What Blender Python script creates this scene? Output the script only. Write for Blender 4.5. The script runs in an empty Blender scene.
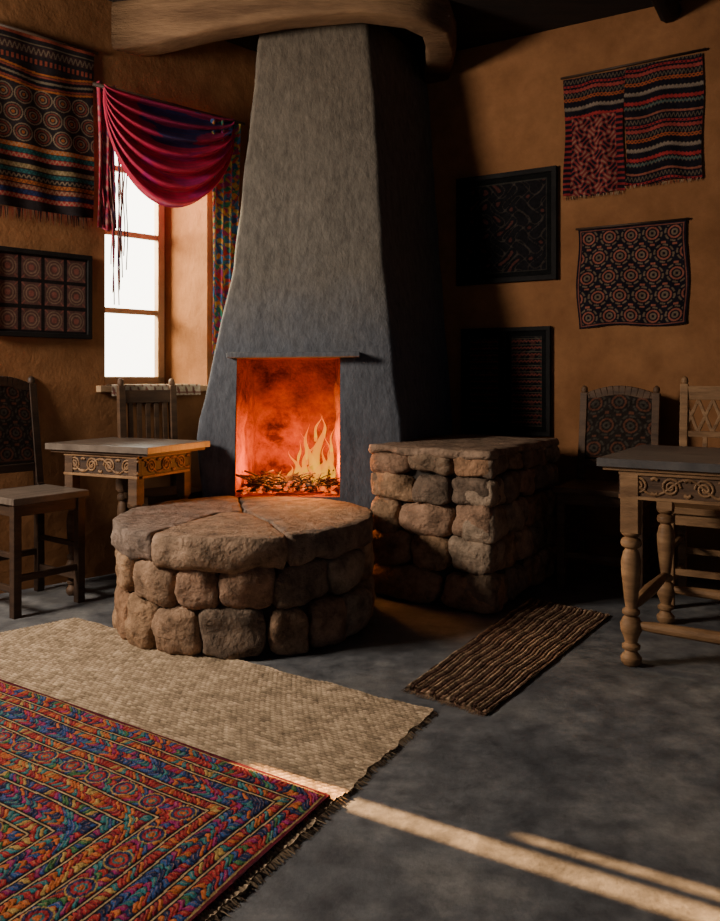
import bpy, math, random
import numpy as np
from mathutils import Vector, Matrix, noise
random.seed(7); np.random.seed(7)
R = random.random
def U(a,b): return a+(b-a)*R()

# ------------------------------------------------------------------ materials
def new_mat(name):
    m=bpy.data.materials.new(name); m.use_nodes=True
    nt=m.node_tree; b=nt.nodes['Principled BSDF']
    return m,nt,b
def nd(nt,t,**k):
    n=nt.nodes.new(t)
    for a,v in k.items(): setattr(n,a,v)
    return n
def ramp(nt,fac,stops):
    r=nd(nt,'ShaderNodeValToRGB'); e=r.color_ramp.elements
    while len(e)<len(stops): e.new(0.5)
    for i,(p,c) in enumerate(stops):
        e[i].position=p; e[i].color=(*c,1)
    nt.links.new(fac,r.inputs[0]); return r.outputs[0]
def mixc(nt,a,b,fac,mode='MIX'):
    x=nd(nt,'ShaderNodeMix',data_type='RGBA',blend_type=mode)
    for s,i in ((fac,0),(a,6),(b,7)):
        if isinstance(s,(int,float)): x.inputs[i].default_value=s
        elif isinstance(s,tuple): x.inputs[i].default_value=(*s,1)
        else: nt.links.new(s,x.inputs[i])
    return x.outputs[2]
def noise_n(nt,scale,detail=6,rough=.6,stretch=(1,1,1),kind='Object'):
    tc=nd(nt,'ShaderNodeTexCoord'); mp=nd(nt,'ShaderNodeMapping'); mp.inputs['Scale'].default_value=stretch
    nt.links.new(tc.outputs[kind],mp.inputs[0])
    n=nd(nt,'ShaderNodeTexNoise'); n.inputs['Scale'].default_value=scale; n.inputs['Detail'].default_value=detail; n.inputs['Roughness'].default_value=rough
    nt.links.new(mp.outputs[0],n.inputs['Vector']); return n.outputs['Fac']
def bump(nt,b,h,strength=.4,dist=.01,prev=None):
    n=nd(nt,'ShaderNodeBump'); n.inputs['Strength'].default_value=strength; n.inputs['Distance'].default_value=dist
    nt.links.new(h,n.inputs['Height'])
    if prev: nt.links.new(prev,n.inputs['Normal'])
    nt.links.new(n.outputs[0],b.inputs['Normal']); return n.outputs[0]
def simple(name,c1,c2,scale=6,rough=.8,bs=60,bst=.4,bd=.005,stretch=(1,1,1),spec=.3,lo=.35,hi=.65):
    m,nt,b=new_mat(name)
    f=noise_n(nt,scale,8,.65,stretch)
    nt.links.new(ramp(nt,f,[(lo,c1),(hi,c2)]),b.inputs['Base Color'])
    b.inputs['Roughness'].default_value=rough; b.inputs['Specular IOR Level'].default_value=spec
    bump(nt,b,noise_n(nt,bs,6,.6,stretch),bst,bd)
    return m
def attr_mat(name,rough=.9,bs=300,bst=.5,bd=.003,mott=0.35,mscale=20,spec=.15,bs2=0,bst2=.5,bd2=.02):
    m,nt,b=new_mat(name)
    a=nd(nt,'ShaderNodeAttribute'); a.attribute_name='Col'
    f=noise_n(nt,mscale,8,.7)
    v=ramp(nt,f,[(.33,(1-mott,)*3),(.67,(1+mott*.7,)*3)])
    nt.links.new(mixc(nt,a.outputs['Color'],v,1.0,'MULTIPLY'),b.inputs['Base Color'])
    b.inputs['Roughness'].default_value=rough; b.inputs['Specular IOR Level'].default_value=spec
    p=None
    if bs2: p=bump(nt,b,noise_n(nt,bs2,6,.6),bst2,bd2)
    bump(nt,b,noise_n(nt,bs,5,.6),bst,bd,p)
    return m

def plaster(name,c1,c2,c3):
    m,nt,b=new_mat(name)
    f=noise_n(nt,1.3,8,.6); f2=noise_n(nt,7,8,.7)
    c=ramp(nt,f,[(.3,c1),(.5,c2),(.72,c3)])
    v=ramp(nt,f2,[(.3,(.78,.76,.74)),(.7,(1.12,1.12,1.12))])
    nt.links.new(mixc(nt,c,v,1.0,'MULTIPLY'),b.inputs['Base Color'])
    b.inputs['Roughness'].default_value=.92; b.inputs['Specular IOR Level'].default_value=.1
    p=bump(nt,b,noise_n(nt,5,4,.5),.4,.03); bump(nt,b,noise_n(nt,70,5,.6),.35,.005,p)
    return m
M_wall=plaster('adobe_plaster',(.185,.080,.034),(.245,.110,.047),(.29,.137,.06))
M_ceil=simple('ceiling_dark_wood',(.010,.007,.005),(.024,.014,.009),3,.9,30,.5,.01,(1,8,1))
M_beam=simple('beam_timber',(.12,.062,.030),(.24,.135,.068),4,.8,30,.6,.012,(.5,1.5,3))

M_floor,nt,b=new_mat('slate_concrete_floor')
f=noise_n(nt,1.7,12,.72); f2=noise_n(nt,11,12,.75)
c=ramp(nt,f,[(.36,(.058,.062,.071)),(.5,(.108,.110,.118)),(.62,(.195,.19,.185))])
v=ramp(nt,f2,[(.36,(.55,.55,.56)),(.64,(1.35,1.33,1.28))])
nt.links.new(mixc(nt,c,v,1.0,'MULTIPLY'),b.inputs['Base Color'])
nt.links.new(ramp(nt,f2,[(.3,(.40,)*3),(.7,(.68,)*3)]),b.inputs['Roughness'])
p=bump(nt,b,noise_n(nt,9,8,.65),.35,.012); bump(nt,b,noise_n(nt,90,5,.6),.35,.003,p)

# hood plaster: soot stained lower part
M_hood,nt,b=new_mat('hood_plaster')
tc=nd(nt,'ShaderNodeTexCoord'); sx=nd(nt,'ShaderNodeSeparateXYZ'); nt.links.new(tc.outputs['Object'],sx.inputs[0])
f=noise_n(nt,4,8,.65)
ma=nd(nt,'ShaderNodeMath',operation='MULTIPLY_ADD'); nt.links.new(f,ma.inputs[0]); ma.inputs[1].default_value=.5; nt.links.new(sx.outputs['Z'],ma.inputs[2])
mr=nd(nt,'ShaderNodeMapRange'); mr.inputs['From Min'].default_value=1.0; mr.inputs['From Max'].default_value=3.2
nt.links.new(ma.outputs[0],mr.inputs['Value'])
c=ramp(nt,mr.outputs[0],[(0,(.092,.098,.116)),(.2,(.105,.109,.124)),(.42,(.145,.127,.107)),(1,(.14,.110,.082))])
v=ramp(nt,noise_n(nt,34,10,.75,(1,1,.35)),[(.33,(.62,.62,.63)),(.67,(1.26,1.26,1.24))])
nt.links.new(mixc(nt,c,v,1.0,'MULTIPLY'),b.inputs['Base Color'])
b.inputs['Roughness'].default_value=.88; b.inputs['Specular IOR Level'].default_value=.2
p=bump(nt,b,noise_n(nt,12,6,.6,(1,1,.5)),.5,.02); bump(nt,b,noise_n(nt,70,5,.6,(1,1,.5)),.6,.006,p)

M_stone=attr_mat('field_stone',.85,45,1.0,.012,.6,13,.22,12,.9,.03)
M_mortar=simple('mortar',(.025,.02,.017),(.06,.048,.038),8,.95)
M_fireb,nt,b=new_mat('sooty_fireback')
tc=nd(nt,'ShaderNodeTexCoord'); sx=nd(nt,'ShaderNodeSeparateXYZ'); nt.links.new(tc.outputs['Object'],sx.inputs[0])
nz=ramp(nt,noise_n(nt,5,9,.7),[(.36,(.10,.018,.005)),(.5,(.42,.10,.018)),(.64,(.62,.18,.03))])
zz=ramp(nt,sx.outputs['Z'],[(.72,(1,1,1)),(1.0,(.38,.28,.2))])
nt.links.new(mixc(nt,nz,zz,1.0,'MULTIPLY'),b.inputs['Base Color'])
b.inputs['Roughness'].default_value=.95; b.inputs['Specular IOR Level'].default_value=.1
p=bump(nt,b,noise_n(nt,16,8,.6),.9,.025)
M_wood_d=simple('dark_carved_wood',(.025,.014,.009),(.06,.032,.018),4,.55,40,.4,.004,(1,1,6))
M_wood_m=simple('worn_wood',(.05,.026,.014),(.125,.066,.034),4,.6,40,.4,.004,(1,1,6))
M_wood_l=simple('pale_carved_wood',(.14,.070,.030),(.32,.175,.080),5,.6,45,.45,.004,(1,1,5))
M_top=simple('grey_tabletop',(.05,.046,.046),(.125,.11,.10),5,.36,60,.3,.003,(1,6,1),.4)
M_topl=simple('worn_tabletop',(.075,.056,.045),(.175,.135,.105),5,.36,60,.3,.003,(1,6,1),.4)
M_black=simple('black_frame',(.006,.005,.005),(.014,.012,.011),6,.75,spec=.15)
M_winw=simple('window_wood',(.28,.17,.09),(.42,.27,.15),5,.6)
M_shut=simple('shutter_wood',(.08,.045,.025),(.14,.08,.045),5,.7)
M_cloth=attr_mat('woven_textile',.95,260,.6,.003,.35,30,.05)
M_rug=attr_mat('rug_wool',.95,220,.8,.005,.45,45,.05)
M_jute=attr_mat('jute_weave',.95,200,.7,.003,.4,12,.05)
M_scarf=attr_mat('scarf_cloth',.7,200,.4,.002,.25,20,.4)
M_char=simple('charred_log',(.012,.008,.006),(.07,.03,.015),10,.9,30,.9,.01)
M_ember,nt,b=new_mat('embers')
b.inputs['Base Color'].default_value=(.02,.012,.01,1)
f=noise_n(nt,26,4,.6)
nt.links.new(ramp(nt,f,[(.46,(0,0,0)),(.58,(1,.10,.006)),(.76,(1,.28,.02))]),b.inputs['Emission Color']); b.inputs['Emission Strength'].default_value=1.4
M_flame=bpy.data.materials.new('flame'); M_flame.use_nodes=True; nt=M_flame.node_tree; nt.nodes.clear()
o=nd(nt,'ShaderNodeOutputMaterial'); e=nd(nt,'ShaderNodeEmission'); t=nd(nt,'ShaderNodeBsdfTransparent'); mx=nd(nt,'ShaderNodeMixShader')
a=nd(nt,'ShaderNodeAttribute'); a.attribute_name='Col'; nt.links.new(a.outputs['Color'],e.inputs[0]); e.inputs[1].default_value=1.75
lw=nd(nt,'ShaderNodeLayerWeight'); lw.inputs[0].default_value=.45
nt.links.new(ramp(nt,lw.outputs['Facing'],[(.1,(.6,)*3),(.85,(.02,)*3)]),mx.inputs[0])
nt.links.new(t.outputs[0],mx.inputs[1]); nt.links.new(e.outputs[0],mx.inputs[2]); nt.links.new(mx.outputs[0],o.inputs[0])

# ------------------------------------------------------------------ mesh builder
class B:
    def __init__(s): s.v=[];s.f=[];s.m=[];s.c=[];s.s=[]
    def add(s,vs,fs,mat=0,col=(1,1,1),smooth=False):
        o=len(s.v); s.v+= [tuple(p) for p in vs]
        if len(col)==len(vs) and not isinstance(col[0],(int,float)): s.c+=[tuple(x) for x in col]
        else: s.c+=[tuple(col)]*len(vs)
        for f in fs: s.f.append(tuple(i+o for i in f)); s.m.append(mat); s.s.append(smooth)
    def box(s,x0,x1,y0,y1,z0,z1,mat=0,col=(1,1,1)):
        s.add([(x0,y0,z0),(x1,y0,z0),(x1,y1,z0),(x0,y1,z0),(x0,y0,z1),(x1,y0,z1),(x1,y1,z1),(x0,y1,z1)],
              [(0,3,2,1),(4,5,6,7),(0,1,5,4),(1,2,6,5),(2,3,7,6),(3,0,4,7)],mat,col)
    def prism(s,bot,top,mat=0,col=(1,1,1)):
        n=len(bot); s.add(list(bot)+list(top),[tuple(range(n-1,-1,-1)),tuple(range(n,2*n))]+[(i,(i+1)%n,n+(i+1)%n,n+i) for i in range(n)],mat,col)
    def beam(s,p,q,w,h,mat=0,up=(0,0,1),col=(1,1,1)):
        p=Vector(p);q=Vector(q);d=(q-p).normalized();u=Vector(up)
        if abs(d.dot(u))>.95: u=Vector((0,1,0))
        a=d.cross(u).normalized(); b_=a.cross(d).normalized()
        r=lambda c:[c-a*w/2-b_*h/2,c+a*w/2-b_*h/2,c+a*w/2+b_*h/2,c-a*w/2+b_*h/2]
        s.prism(r(p),r(q),mat,col)
    def tube(s,pts,r,n=8,mat=0,col=(1,1,1),cap=True):
        pts=[Vector(p) for p in pts]; vs=[];k=len(pts)
        rr=r if hasattr(r,'__len__') else [r]*k
        prev=None
        for i,p in enumerate(pts):
            d=(pts[min(i+1,k-1)]-pts[max(i-1,0)]).normalized()
            if prev is None:
                u=Vector((0,0,1)) if abs(d.z)<.9 else Vector((1,0,0))
                a=d.cross(u).normalized()
            else: a=(prev-d*prev.dot(d)).normalized()
            prev=a; b_=d.cross(a)
            for j in range(n):
                t=2*math.pi*j/n; vs.append(p+(a*math.cos(t)+b_*math.sin(t))*rr[i])
        fs=[(i*n+j,i*n+(j+1)%n,(i+1)*n+(j+1)%n,(i+1)*n+j) for i in range(k-1) for j in range(n)]
        if cap: fs+=[tuple(range(n-1,-1,-1)),tuple(range((k-1)*n,k*n))]
        s.add(vs,fs,mat,col,True)
    def lathe(s,x,y,prof,n=18,mat=0):
        s.tube([(x,y,z) for z,_ in prof],[r for _,r in prof],n,mat)
    def build(s,name,mats,matrix=None,bevel=0,parent=None,sol=0,seg=2,ang=.6):
        me=bpy.data.meshes.new(name); me.from_pydata(s.v,[],s.f)
        for m in mats: me.materials.append(m)
        me.polygons.foreach_set('material_index',s.m); me.polygons.foreach_set('use_smooth',s.s)
        ca=me.color_attributes.new('Col','FLOAT_COLOR','POINT')
        arr=np.ones((len(s.v),4),dtype=np.float32); arr[:,:3]=np.array(s.c,dtype=np.float32); ca.data.foreach_set('color',arr.ravel())
        me.update(); ob=bpy.data.objects.new(name,me); bpy.context.scene.collection.objects.link(ob)
        if matrix is not None: ob.matrix_world=matrix
        if sol:
            md=ob.modifiers.new('sol','SOLIDIFY'); md.thickness=sol
        if bevel:
            md=ob.modifiers.new('bev','BEVEL'); md.width=bevel; md.segments=seg; md.limit_method='ANGLE'; md.angle_limit=ang
        if parent: ob.parent=parent
        return ob
def empty(name,loc=(0,0,0)):
    e=bpy.data.objects.new(name,None); e.location=loc; e.empty_display_size=.1; bpy.context.scene.collection.objects.link(e); return e
def keep(ob,par):
    ob.parent=par; ob.matrix_parent_inverse=Matrix.Translation(par.location).inverted()
def frame2(o,x,y,z=0):
    x=Vector((*x,0)).normalized(); y=Vector((*y,0)); y=(y-x*y.dot(x)).normalized()
    return Matrix(((x.x,y.x,0,o[0]),(x.y,y.y,0,o[1]),(0,0,1,z),(0,0,0,1)))
LD=Vector((.7241,.6897,0)); LN=Vector((.6897,-.7241,0)); LO=Vector((-1.59,4.1,0))
RD=Vector((.862,-.507,0)).normalized(); RN=Vector((-.507,-.862,0)).normalized(); RO=Vector((1.6,4.4,0))
def LW(l,z,off=0): return LO+LD*l+LN*off+Vector((0,0,z))
def RW(l,z,off=0): return RO+RD*l+RN*off+Vector((0,0,z))
def wallframe(P,x,n):
    return Matrix(((x.x,0,n.x,P.x),(x.y,0,n.y,P.y),(0,1,0,P.z),(0,0,0,1)))

# ------------------------------------------------------------------ room shell
TH=.4; HT=3.1
def lbox(bd,l0,l1,z0,z1,o0=0,o1=-TH):
    bot=[LW(l0,z0,o0),LW(l1,z0,o0),LW(l1,z0,o1),LW(l0,z0,o1)]
    bd.prism(bot,[p+Vector((0,0,z1-z0)) for p in bot])
w=B()
lbox(w,-8,-1.45,0,HT); lbox(w,-1.45,-.65,0,.85); lbox(w,-1.45,-.65,1.9,HT)
lbox(w,-.65,.30,0,HT)
lbox(w,.30,.942,0,1.02); lbox(w,.30,.942,2.58,HT)
bot=[LW(.942,0,0),LW(2.5,0,0),LW(2.5,0,-TH),LW(.842,0,-TH)]
w.prism(bot,[p+Vector((0,0,HT)) for p in bot])
w.build('wall_left',[M_wall])
w=B(); bot=[RW(-2.06,0,0),RW(5.5,0,0),RW(5.5,0,-.3),RW(-2.3,0,-.3)]
w.prism(bot,[p+Vector((0,0,HT)) for p in bot]); w.build('wall_right',[M_wall])
w=B(); w.box(-8,7,-2,6.6,-.1,0); w.build('floor',[M_floor])
w=B(); bot=[LW(-8,HT,-TH),(-7.9,-2,HT),(7,-2,HT),RW(5.5,HT,-.3),RW(-2.3,HT,-.3),LW(2.2,HT,-TH)]
bot=[Vector(p) for p in bot]
w.prism(bot,[p+Vector((0,0,.12)) for p in bot]); w.build('ceiling',[M_ceil])
j=B()
for k in range(5):
    x0=1.3+.75*k
    j.tube([RW(x0-1.2,HT-.05,0.0),RW(x0-1.2,HT-.05,4.5)],.06,10)
j.build('ceiling_joists',[M_ceil])

bd=B(); path=[]
ctrl=[(-1.36,4.42,2.975),(-1.1,4.38,3.0),(-.8,4.34,3.045),(-.4,4.30,3.10),(0.0,4.28,3.125),(.26,4.29,3.09),(.41,4.36,3.06),(.47,4.6,3.06),(.48,5.08,3.06)]
vs=[];n=16
for i,p in enumerate(ctrl):
    p=Vector(p); d=(Vector(ctrl[min(i+1,len(ctrl)-1)])-Vector(ctrl[max(i-1,0)])); d.z=0; d.normalize(); a=Vector((d.y,-d.x,0))
    for k in range(n):
        t=2*math.pi*(k+.5)/n; ct,st=math.cos(t),math.sin(t)
        ex=math.copysign(abs(ct)**.22,ct)*.085; ez=math.copysign(abs(st)**.22,st)*.135
        q=p+a*ex+Vector((0,0,ez)); q+=Vector((0,0,noise.noise(q*4)*.014)); vs.append(q)
fs=[(i*n+k,i*n+(k+1)%n,(i+1)*n+(k+1)%n,(i+1)*n+k) for i in range(len(ctrl)-1) for k in range(n)]+[tuple(range(n)),tuple(range((len(ctrl)-1)*n,len(ctrl)*n))]
bd.add(vs,fs,0,(1,1,1),True); bd.build('ceiling_beam',[M_beam])

# ------------------------------------------------------------------ window_1
wd=B()
def lb(bd,l0,l1,z0,z1,o0,o1,mat=0,col=(1,1,1)):
    bot=[LW(l0,z0,o0),LW(l1,z0,o0),LW(l1,z0,o1),LW(l0,z0,o1)]
    bd.prism(bot,[p+Vector((0,0,z1-z0)) for p in bot],mat,col)
lb(wd,.30,.345,1.02,2.58,-.33,-.38); lb(wd,.805,.85,1.02,2.58,-.33,-.38)
lb(wd,.30,.85,1.02,1.07,-.33,-.38); lb(wd,.30,.85,2.53,2.58,-.33,-.38)
for z in (1.46,1.92,2.3): lb(wd,.33,.82,z-.016,z+.016,-.34,-.37)
lb(wd,.25,.99,.985,1.02,.05,-.33)
wd.build('window_1',[M_winw],bevel=.004)
sr=B(); nu,nv=120,30
u,v=np.meshgrid(np.linspace(0,1,nu+1),np.linspace(0,1,nv+1))
sc_=np.zeros(u.shape+(3,)); sc_[:]=(.5,.42,.31); mk=(np.sin(u*70)*np.sin(v*16+np.cos(u*70))>.35); sc_[mk]=(.2,.09,.07); mk2=abs(v-.93)<.03; sc_[mk2]=(.2,.06,.05)
vs=[]
for jj in range(nv+1):
    for ii in range(nu+1):
        l=.31+.55*ii/nu; t=jj/nv*.27
        if t<.2: off_,z=-.145+t,1.026
        else: off_,z=.058+.002*math.sin(l*60),1.024-(t-.2)*.85
        vs.append(LW(l,z,off_))
sr.add(vs,[(b_*(nu+1)+a_,b_*(nu+1)+a_+1,(b_+1)*(nu+1)+a_+1,(b_+1)*(nu+1)+a_) for b_ in range(nv) for a_ in range(nu)],0,sc_.reshape(-1,3).tolist(),False)
sr.build('sill_runner',[M_cloth])
wd=B()
S1=(-1.104,-1.056); S2=(-1.038,-1.014)
lb(wd,-1.45,S1[0],.85,1.9,-.05,-.08); lb(wd,S2[1],-.65,.85,1.9,-.05,-.08)
lb(wd,S1[1],S2[0],.85,1.9,-.05,-.08)
lb(wd,S1[0],S1[1],.85,1.0,-.05,-.08); lb(wd,S1[0],S1[1],1.46,1.9,-.05,-.08)
lb(wd,S2[0],S2[1],.85,1.18,-.05,-.08); lb(wd,S2[0],S2[1],1.46,1.9,-.05,-.08)
wd.build('window_2',[M_shut])

# ------------------------------------------------------------------ fireplace hood
lv=[(0,-.80,.215,4.1),(.45,-.81,.215,4.1),(.8,-.846,.213,4.1),(.98,-.80,.19,4.13),(1.165,-.765,.17,4.165),(1.64,-.683,.123,4.27),(2.43,-.608,.088,4.42),(3.1,-.554,.045,4.52)]
def lerp_lv(z):
    for i in range(len(lv)-1):
        a,b_=lv[i],lv[i+1]
        if z<=b_[0]+1e-6:
            t=(z-a[0])/(b_[0]-a[0]); return [a[k]+(b_[k]-a[k])*t for k in (1,2,3)]
    return lv[-1][1:]
zs=[0,.15,.3,.45,.55,.65,.75,.85,.95,1.05,1.165]+[1.165+(3.1-1.165)*i/24 for i in range(1,25)]
HX0,HX1=-.64,-.103
l_,r_,_y=lerp_lv(1.165); F0=(HX0-l_)/(r_-l_); F1=(HX1-l_)/(r_-l_)
hd=B(); vs=[];NC=None
for z in zs:
    L_,R_,Y_=lerp_lv(z); t=z/3.1
    BL=Vector((-.84+.2*t,4.86+.2*t,z)); tt=.575+.1225*t; BR=Vector((1.6-1.7*tt+.02,4.4+tt+.03,z))
    hl,hr=(HX0,HX1) if z<=1.1651 else (L_+(R_-L_)*F0,L_+(R_-L_)*F1)
    FL=Vector((L_,Y_,z)); FR=Vector((R_,Y_,z)); row=[]
    for i in range(8): row.append(BL.lerp(FL,i/8))
    for i in range(4): row.append(Vector((L_+(hl-L_)*i/4,Y_,z)))
    ih0=len(row)
    for i in range(8): row.append(Vector((hl+(hr-hl)*i/8,Y_,z)))
    ih1=len(row)
    for i in range(4): row.append(Vector((hr+(R_-hr)*i/4,Y_,z)))
    for i in range(9): row.append(FR.lerp(BR,i/8))
    NC=len(row)
    for q in row:
        if not (HX0-.01<q.x<HX1+.01 and .4<z<1.2 and q.y<4.3):
            q.y+=noise.noise(q*4)*.014; q.x+=noise.noise(q*4+Vector((9,9,9)))*.014
    vs+=row
fs=[]
for i in range(len(zs)-1):
    for k in range(NC-1):
        if ih0<=k<ih1 and .44<zs[i]<1.16: continue
        fs.append((i*NC+k,i*NC+k+1,(i+1)*NC+k+1,(i+1)*NC+k))
hd.add(vs,fs,0,(1,1,1),True)
fp=empty('fireplace',(-.3,4.3,0))
ob=hd.build('hood',[M_hood]); 
md=ob.modifiers.new('b','BEVEL'); md.width=.02; md.segments=3; md.limit_method='ANGLE'; md.angle_limit=.7
keep(ob,fp)
fb=B()
def gridq(bd,a,b_,c,d,nu,nv,mat,amp,fr,nrm,col=(1,1,1)):
    vs=[]
    for j_ in range(nv+1):
        for i_ in range(nu+1):
            u,v=i_/nu,j_/nv
            p=Vector(a)*(1-u)*(1-v)+Vector(b_)*u*(1-v)+Vector(c)*u*v+Vector(d)*(1-u)*v
            e_=min(u,1-u,v,1-v)*6; p=p+Vector(nrm)*noise.noise(p*fr)*amp*min(1,e_); vs.append(p)
    bd.add(vs,[(j_*(nu+1)+i_,j_*(nu+1)+i_+1,(j_+1)*(nu+1)+i_+1,(j_+1)*(nu+1)+i_) for j_ in range(nv) for i_ in range(nu)],mat,col,True)
yb=4.62; z0,z1=.45,1.165
gridq(fb,(HX0,4.1,z0),(HX1,4.1,z0),(HX1-.04,yb,z0),(HX0+.04,yb,z0),10,10,0,.01,9,(0,0,1))
gridq(fb,(HX0,4.165,z1),(HX1,4.165,z1),(HX1-.04,yb-.1,z1+.0),(HX0+.04,yb-.1,z1+.0),10,10,0,.01,9,(0,0,1))
gridq(fb,(HX0+.04,yb,z0),(HX1-.04,yb,z0),(HX1-.04,yb-.1,z1),(HX0+.04,yb-.1,z1),20,24,0,.06,7,(0,-1,0))
gridq(fb,(HX0,4.1,z0),(HX0+.04,yb,z0),(HX0+.04,yb-.1,z1),(HX0,4.165,z1),14,16,0,.04,7,(1,0,0))
gridq(fb,(HX1,4.1,z0),(HX1-.04,yb,z0),(HX1-.04,yb-.1,z1),(HX1,4.165,z1),14,16,0,.04,7,(1,0,0))
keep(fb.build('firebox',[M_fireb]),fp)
lt=B(); vs=[(-.685,4.10,1.163),(-.0,4.08,1.168),(-.0,4.2,1.168),(-.685,4.2,1.163)]
lt.prism(vs,[(x,y,z+.028) for x,y,z in vs]); keep(lt.build('lintel',[M_hood],bevel=.006),fp)

# ------------------------------------------------------------------ stones
def stone_template(n=6):
    idx={};vs=[];fs=[]
    def g(p):
        k=tuple(round(c,5) for c in p)
        if k not in idx: idx[k]=len(vs); vs.append(Vector(p))
        return idx[k]
    for ax in range(3):
        for sg in (-1,1):
            for i in range(n):
                for j_ in range(n):
                    q=[]
                    for (a,b_) in ((i,j_),(i+1,j_),(i+1,j_+1),(i,j_+1)):
                        p=[0,0,0]; p[ax]=sg; p[(ax+1)%3]=-1+2*a/n; p[(ax+2)%3]=-1+2*b_/n; q.append(g(p))
                    fs.append(tuple(q) if sg>0 else tuple(q[::-1]))
    return vs,fs
ST=stone_template(10)
PAL=[(.31,.19,.115),(.25,.165,.105),(.36,.215,.12),(.21,.145,.10),(.30,.165,.09),(.33,.235,.16),(.19,.13,.09),(.27,.16,.10)]
def stone(bd,cx,cy,cz,sx,sy,sz,mapf,amp=.024,pn=5.0):
    seed=Vector((U(0,99),U(0,99),U(0,99))); vs=[]
    sk=U(-.16,.16); sk2=U(-.16,.16); sk3=U(-.12,.12)
    for p in ST[0]:
        nn=(abs(p.x)**pn+abs(p.y)**pn+abs(p.z)**pn)**(1/pn); q=p/nn
        x=q.x*sx*(1+sk2*q.z); y=q.y*sy; z=q.z*sz*(1+sk3*q.x)+sk*q.x*sz
        w_=Vector((x,y,z)); nz=noise.noise(w_*7+seed)*amp+noise.noise(w_*20+seed)*amp*.5+noise.noise(w_*45+seed)*amp*.2
        w_=w_+q.normalized()*nz
        vs.append(mapf(cx+w_.x,cy+w_.y,cz+w_.z))
    c=random.choice(PAL); k=U(.75,1.12)
    bd.add(vs,ST[1],0,tuple(x*k for x in c),True)
def slab(bd,poly,z0,z1,col,rough=.018,seed=0,mat=0,res=.025,rim=1.0):
    pts=[]
    n=len(poly)
    for i in range(n):
        a=Vector(poly[i]);b_=Vector(poly[(i+1)%n]); k=max(1,int((b_-a).length/res))
        for t in range(k): pts.append(a.lerp(b_,t/k))
    c=sum(pts,Vector((0,0)))/len(pts); h=z1-z0
    for _ in range(2): pts=[(pts[i-1]+pts[i]*2+pts[(i+1)%len(pts)])/4 for i in range(len(pts))]
    rings=[(z0,-.02),(z0+.15*h,-.006),(z0+.4*h,.003),(z0+.65*h,.0),(z0+.85*h,-.003*rim),(z1-.003,-.006*rim),(z1,-.011*rim)]
    vs=[];m=len(pts)
    for ri,(z,ins) in enumerate(rings):
        for i,p in enumerate(pts):
            t=(pts[(i+1)%m]-pts[i-1]).normalized(); nrm=Vector((t.y,-t.x))
            if nrm.dot(p-c)<0: nrm=-nrm
            w_=noise.noise(Vector((p.x*9,p.y*9,z*12+seed)))*rough+noise.noise(Vector((p.x*26,p.y*26,z*26+seed)))*rough*.7
            if ri==len(rings)-1: w_*=.6
            q=p+nrm*(ins+w_)
            vs.append((q.x,q.y,z+ (noise.noise(Vector((p.x*6,p.y*6,seed)))*.006 if ri>3 else noise.noise(Vector((p.x*9,p.y*9,seed)))*.024*(1-ri/4))))
    R_=len(rings)
    for k_ in range(1,5):
        for i in range(m):
            q=Vector(vs[(R_-1)*m+i]); cc=Vector((c.x,c.y,z1)); q=q.lerp(cc,k_/5)
            vs.append((q.x,q.y,z1+noise.noise(Vector((q.x*6,q.y*6,seed)))*.005))
    vs.append((c.x,c.y,z1))
    T=R_+4
    fs=[(i*m+k,i*m+(k+1)%m,(i+1)*m+(k+1)%m,(i+1)*m+k) for i in range(T-1) for k in range(m)]
    fs+=[((T-1)*m+k,(T-1)*m+(k+1)%m,T*m) for k in range(m)]; fs.append(tuple(range(m-1,-1,-1)))
    bd.add(vs,fs,mat,col,True)

HC=(-.500,3.53); HR=.548
h=B()
n=40; ring=lambda r,z:[(HC[0]+r*math.cos(2*math.pi*i/n),HC[1]+r*math.sin(2*math.pi*i/n),z) for i in range(n)]
h.prism(ring(.50,0),ring(.50,.40),1)
def ringrow(zc,hz,count,rr):
    a=U(0,1)
    ws=[U(.7,1.35) for _ in range(count)]; tot=sum(ws)
    for w_ in ws:
        da=2*math.pi*w_/tot; ac=a+da/2; a+=da
        if 1.15<(ac%(2*math.pi))<1.95: continue
        sx=rr*da/2*.97; dz=U(-.008,.008)
        stone(h,0,0,0,sx,.07,hz/2*U(.93,1.03),lambda x,y,z:(HC[0]+(rr-.055-y)*math.cos(ac+x/rr),HC[1]+(rr-.055-y)*math.sin(ac+x/rr),max(.003,zc+z+dz)),.024,4.0)
ringrow(.095,.195,17,HR); ringrow(.272,.175,15,HR-.005)
def arc(a0,a1,r,k=14): return [(HC[0]+r*math.cos(math.radians(a0+(a1-a0)*i/k)),HC[1]+r*math.sin(math.radians(a0+(a1-a0)*i/k))) for i in range(k+1)]
Q=(HC[0]-.03,HC[1]+.06)
def off(poly,dx,dy): return [(x+dx,y+dy) for x,y in poly]
slab(h,arc(103,238,.565)+[(HC[0]-.195,HC[1]-.143),(HC[0]-.12,HC[1]+.015),Q],.345,.462,(.21,.15,.115),seed=3)
slab(h,off(arc(238,293.5,.585)+[(HC[0]+.125,HC[1]-.2),(Q[0]+.01,Q[1]-.005),(HC[0]-.12,HC[1]+.013),(HC[0]-.193,HC[1]-.145)],0,-.002),.345,.463,(.27,.175,.112),seed=11)
slab(h,arc(293.5,416,.56)+[(HC[0]+.02,HC[1]+.45),(Q[0]+.01,Q[1]),(HC[0]+.125,HC[1]-.19)],.35,.461,(.22,.15,.105),seed=23)
slab(h,arc(57,102,.56)+[(Q[0]+.0,Q[1]+.01)],.345,.459,(.19,.14,.11),seed=31)
h.build('stone_hearth',[M_stone,M_mortar])

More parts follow.
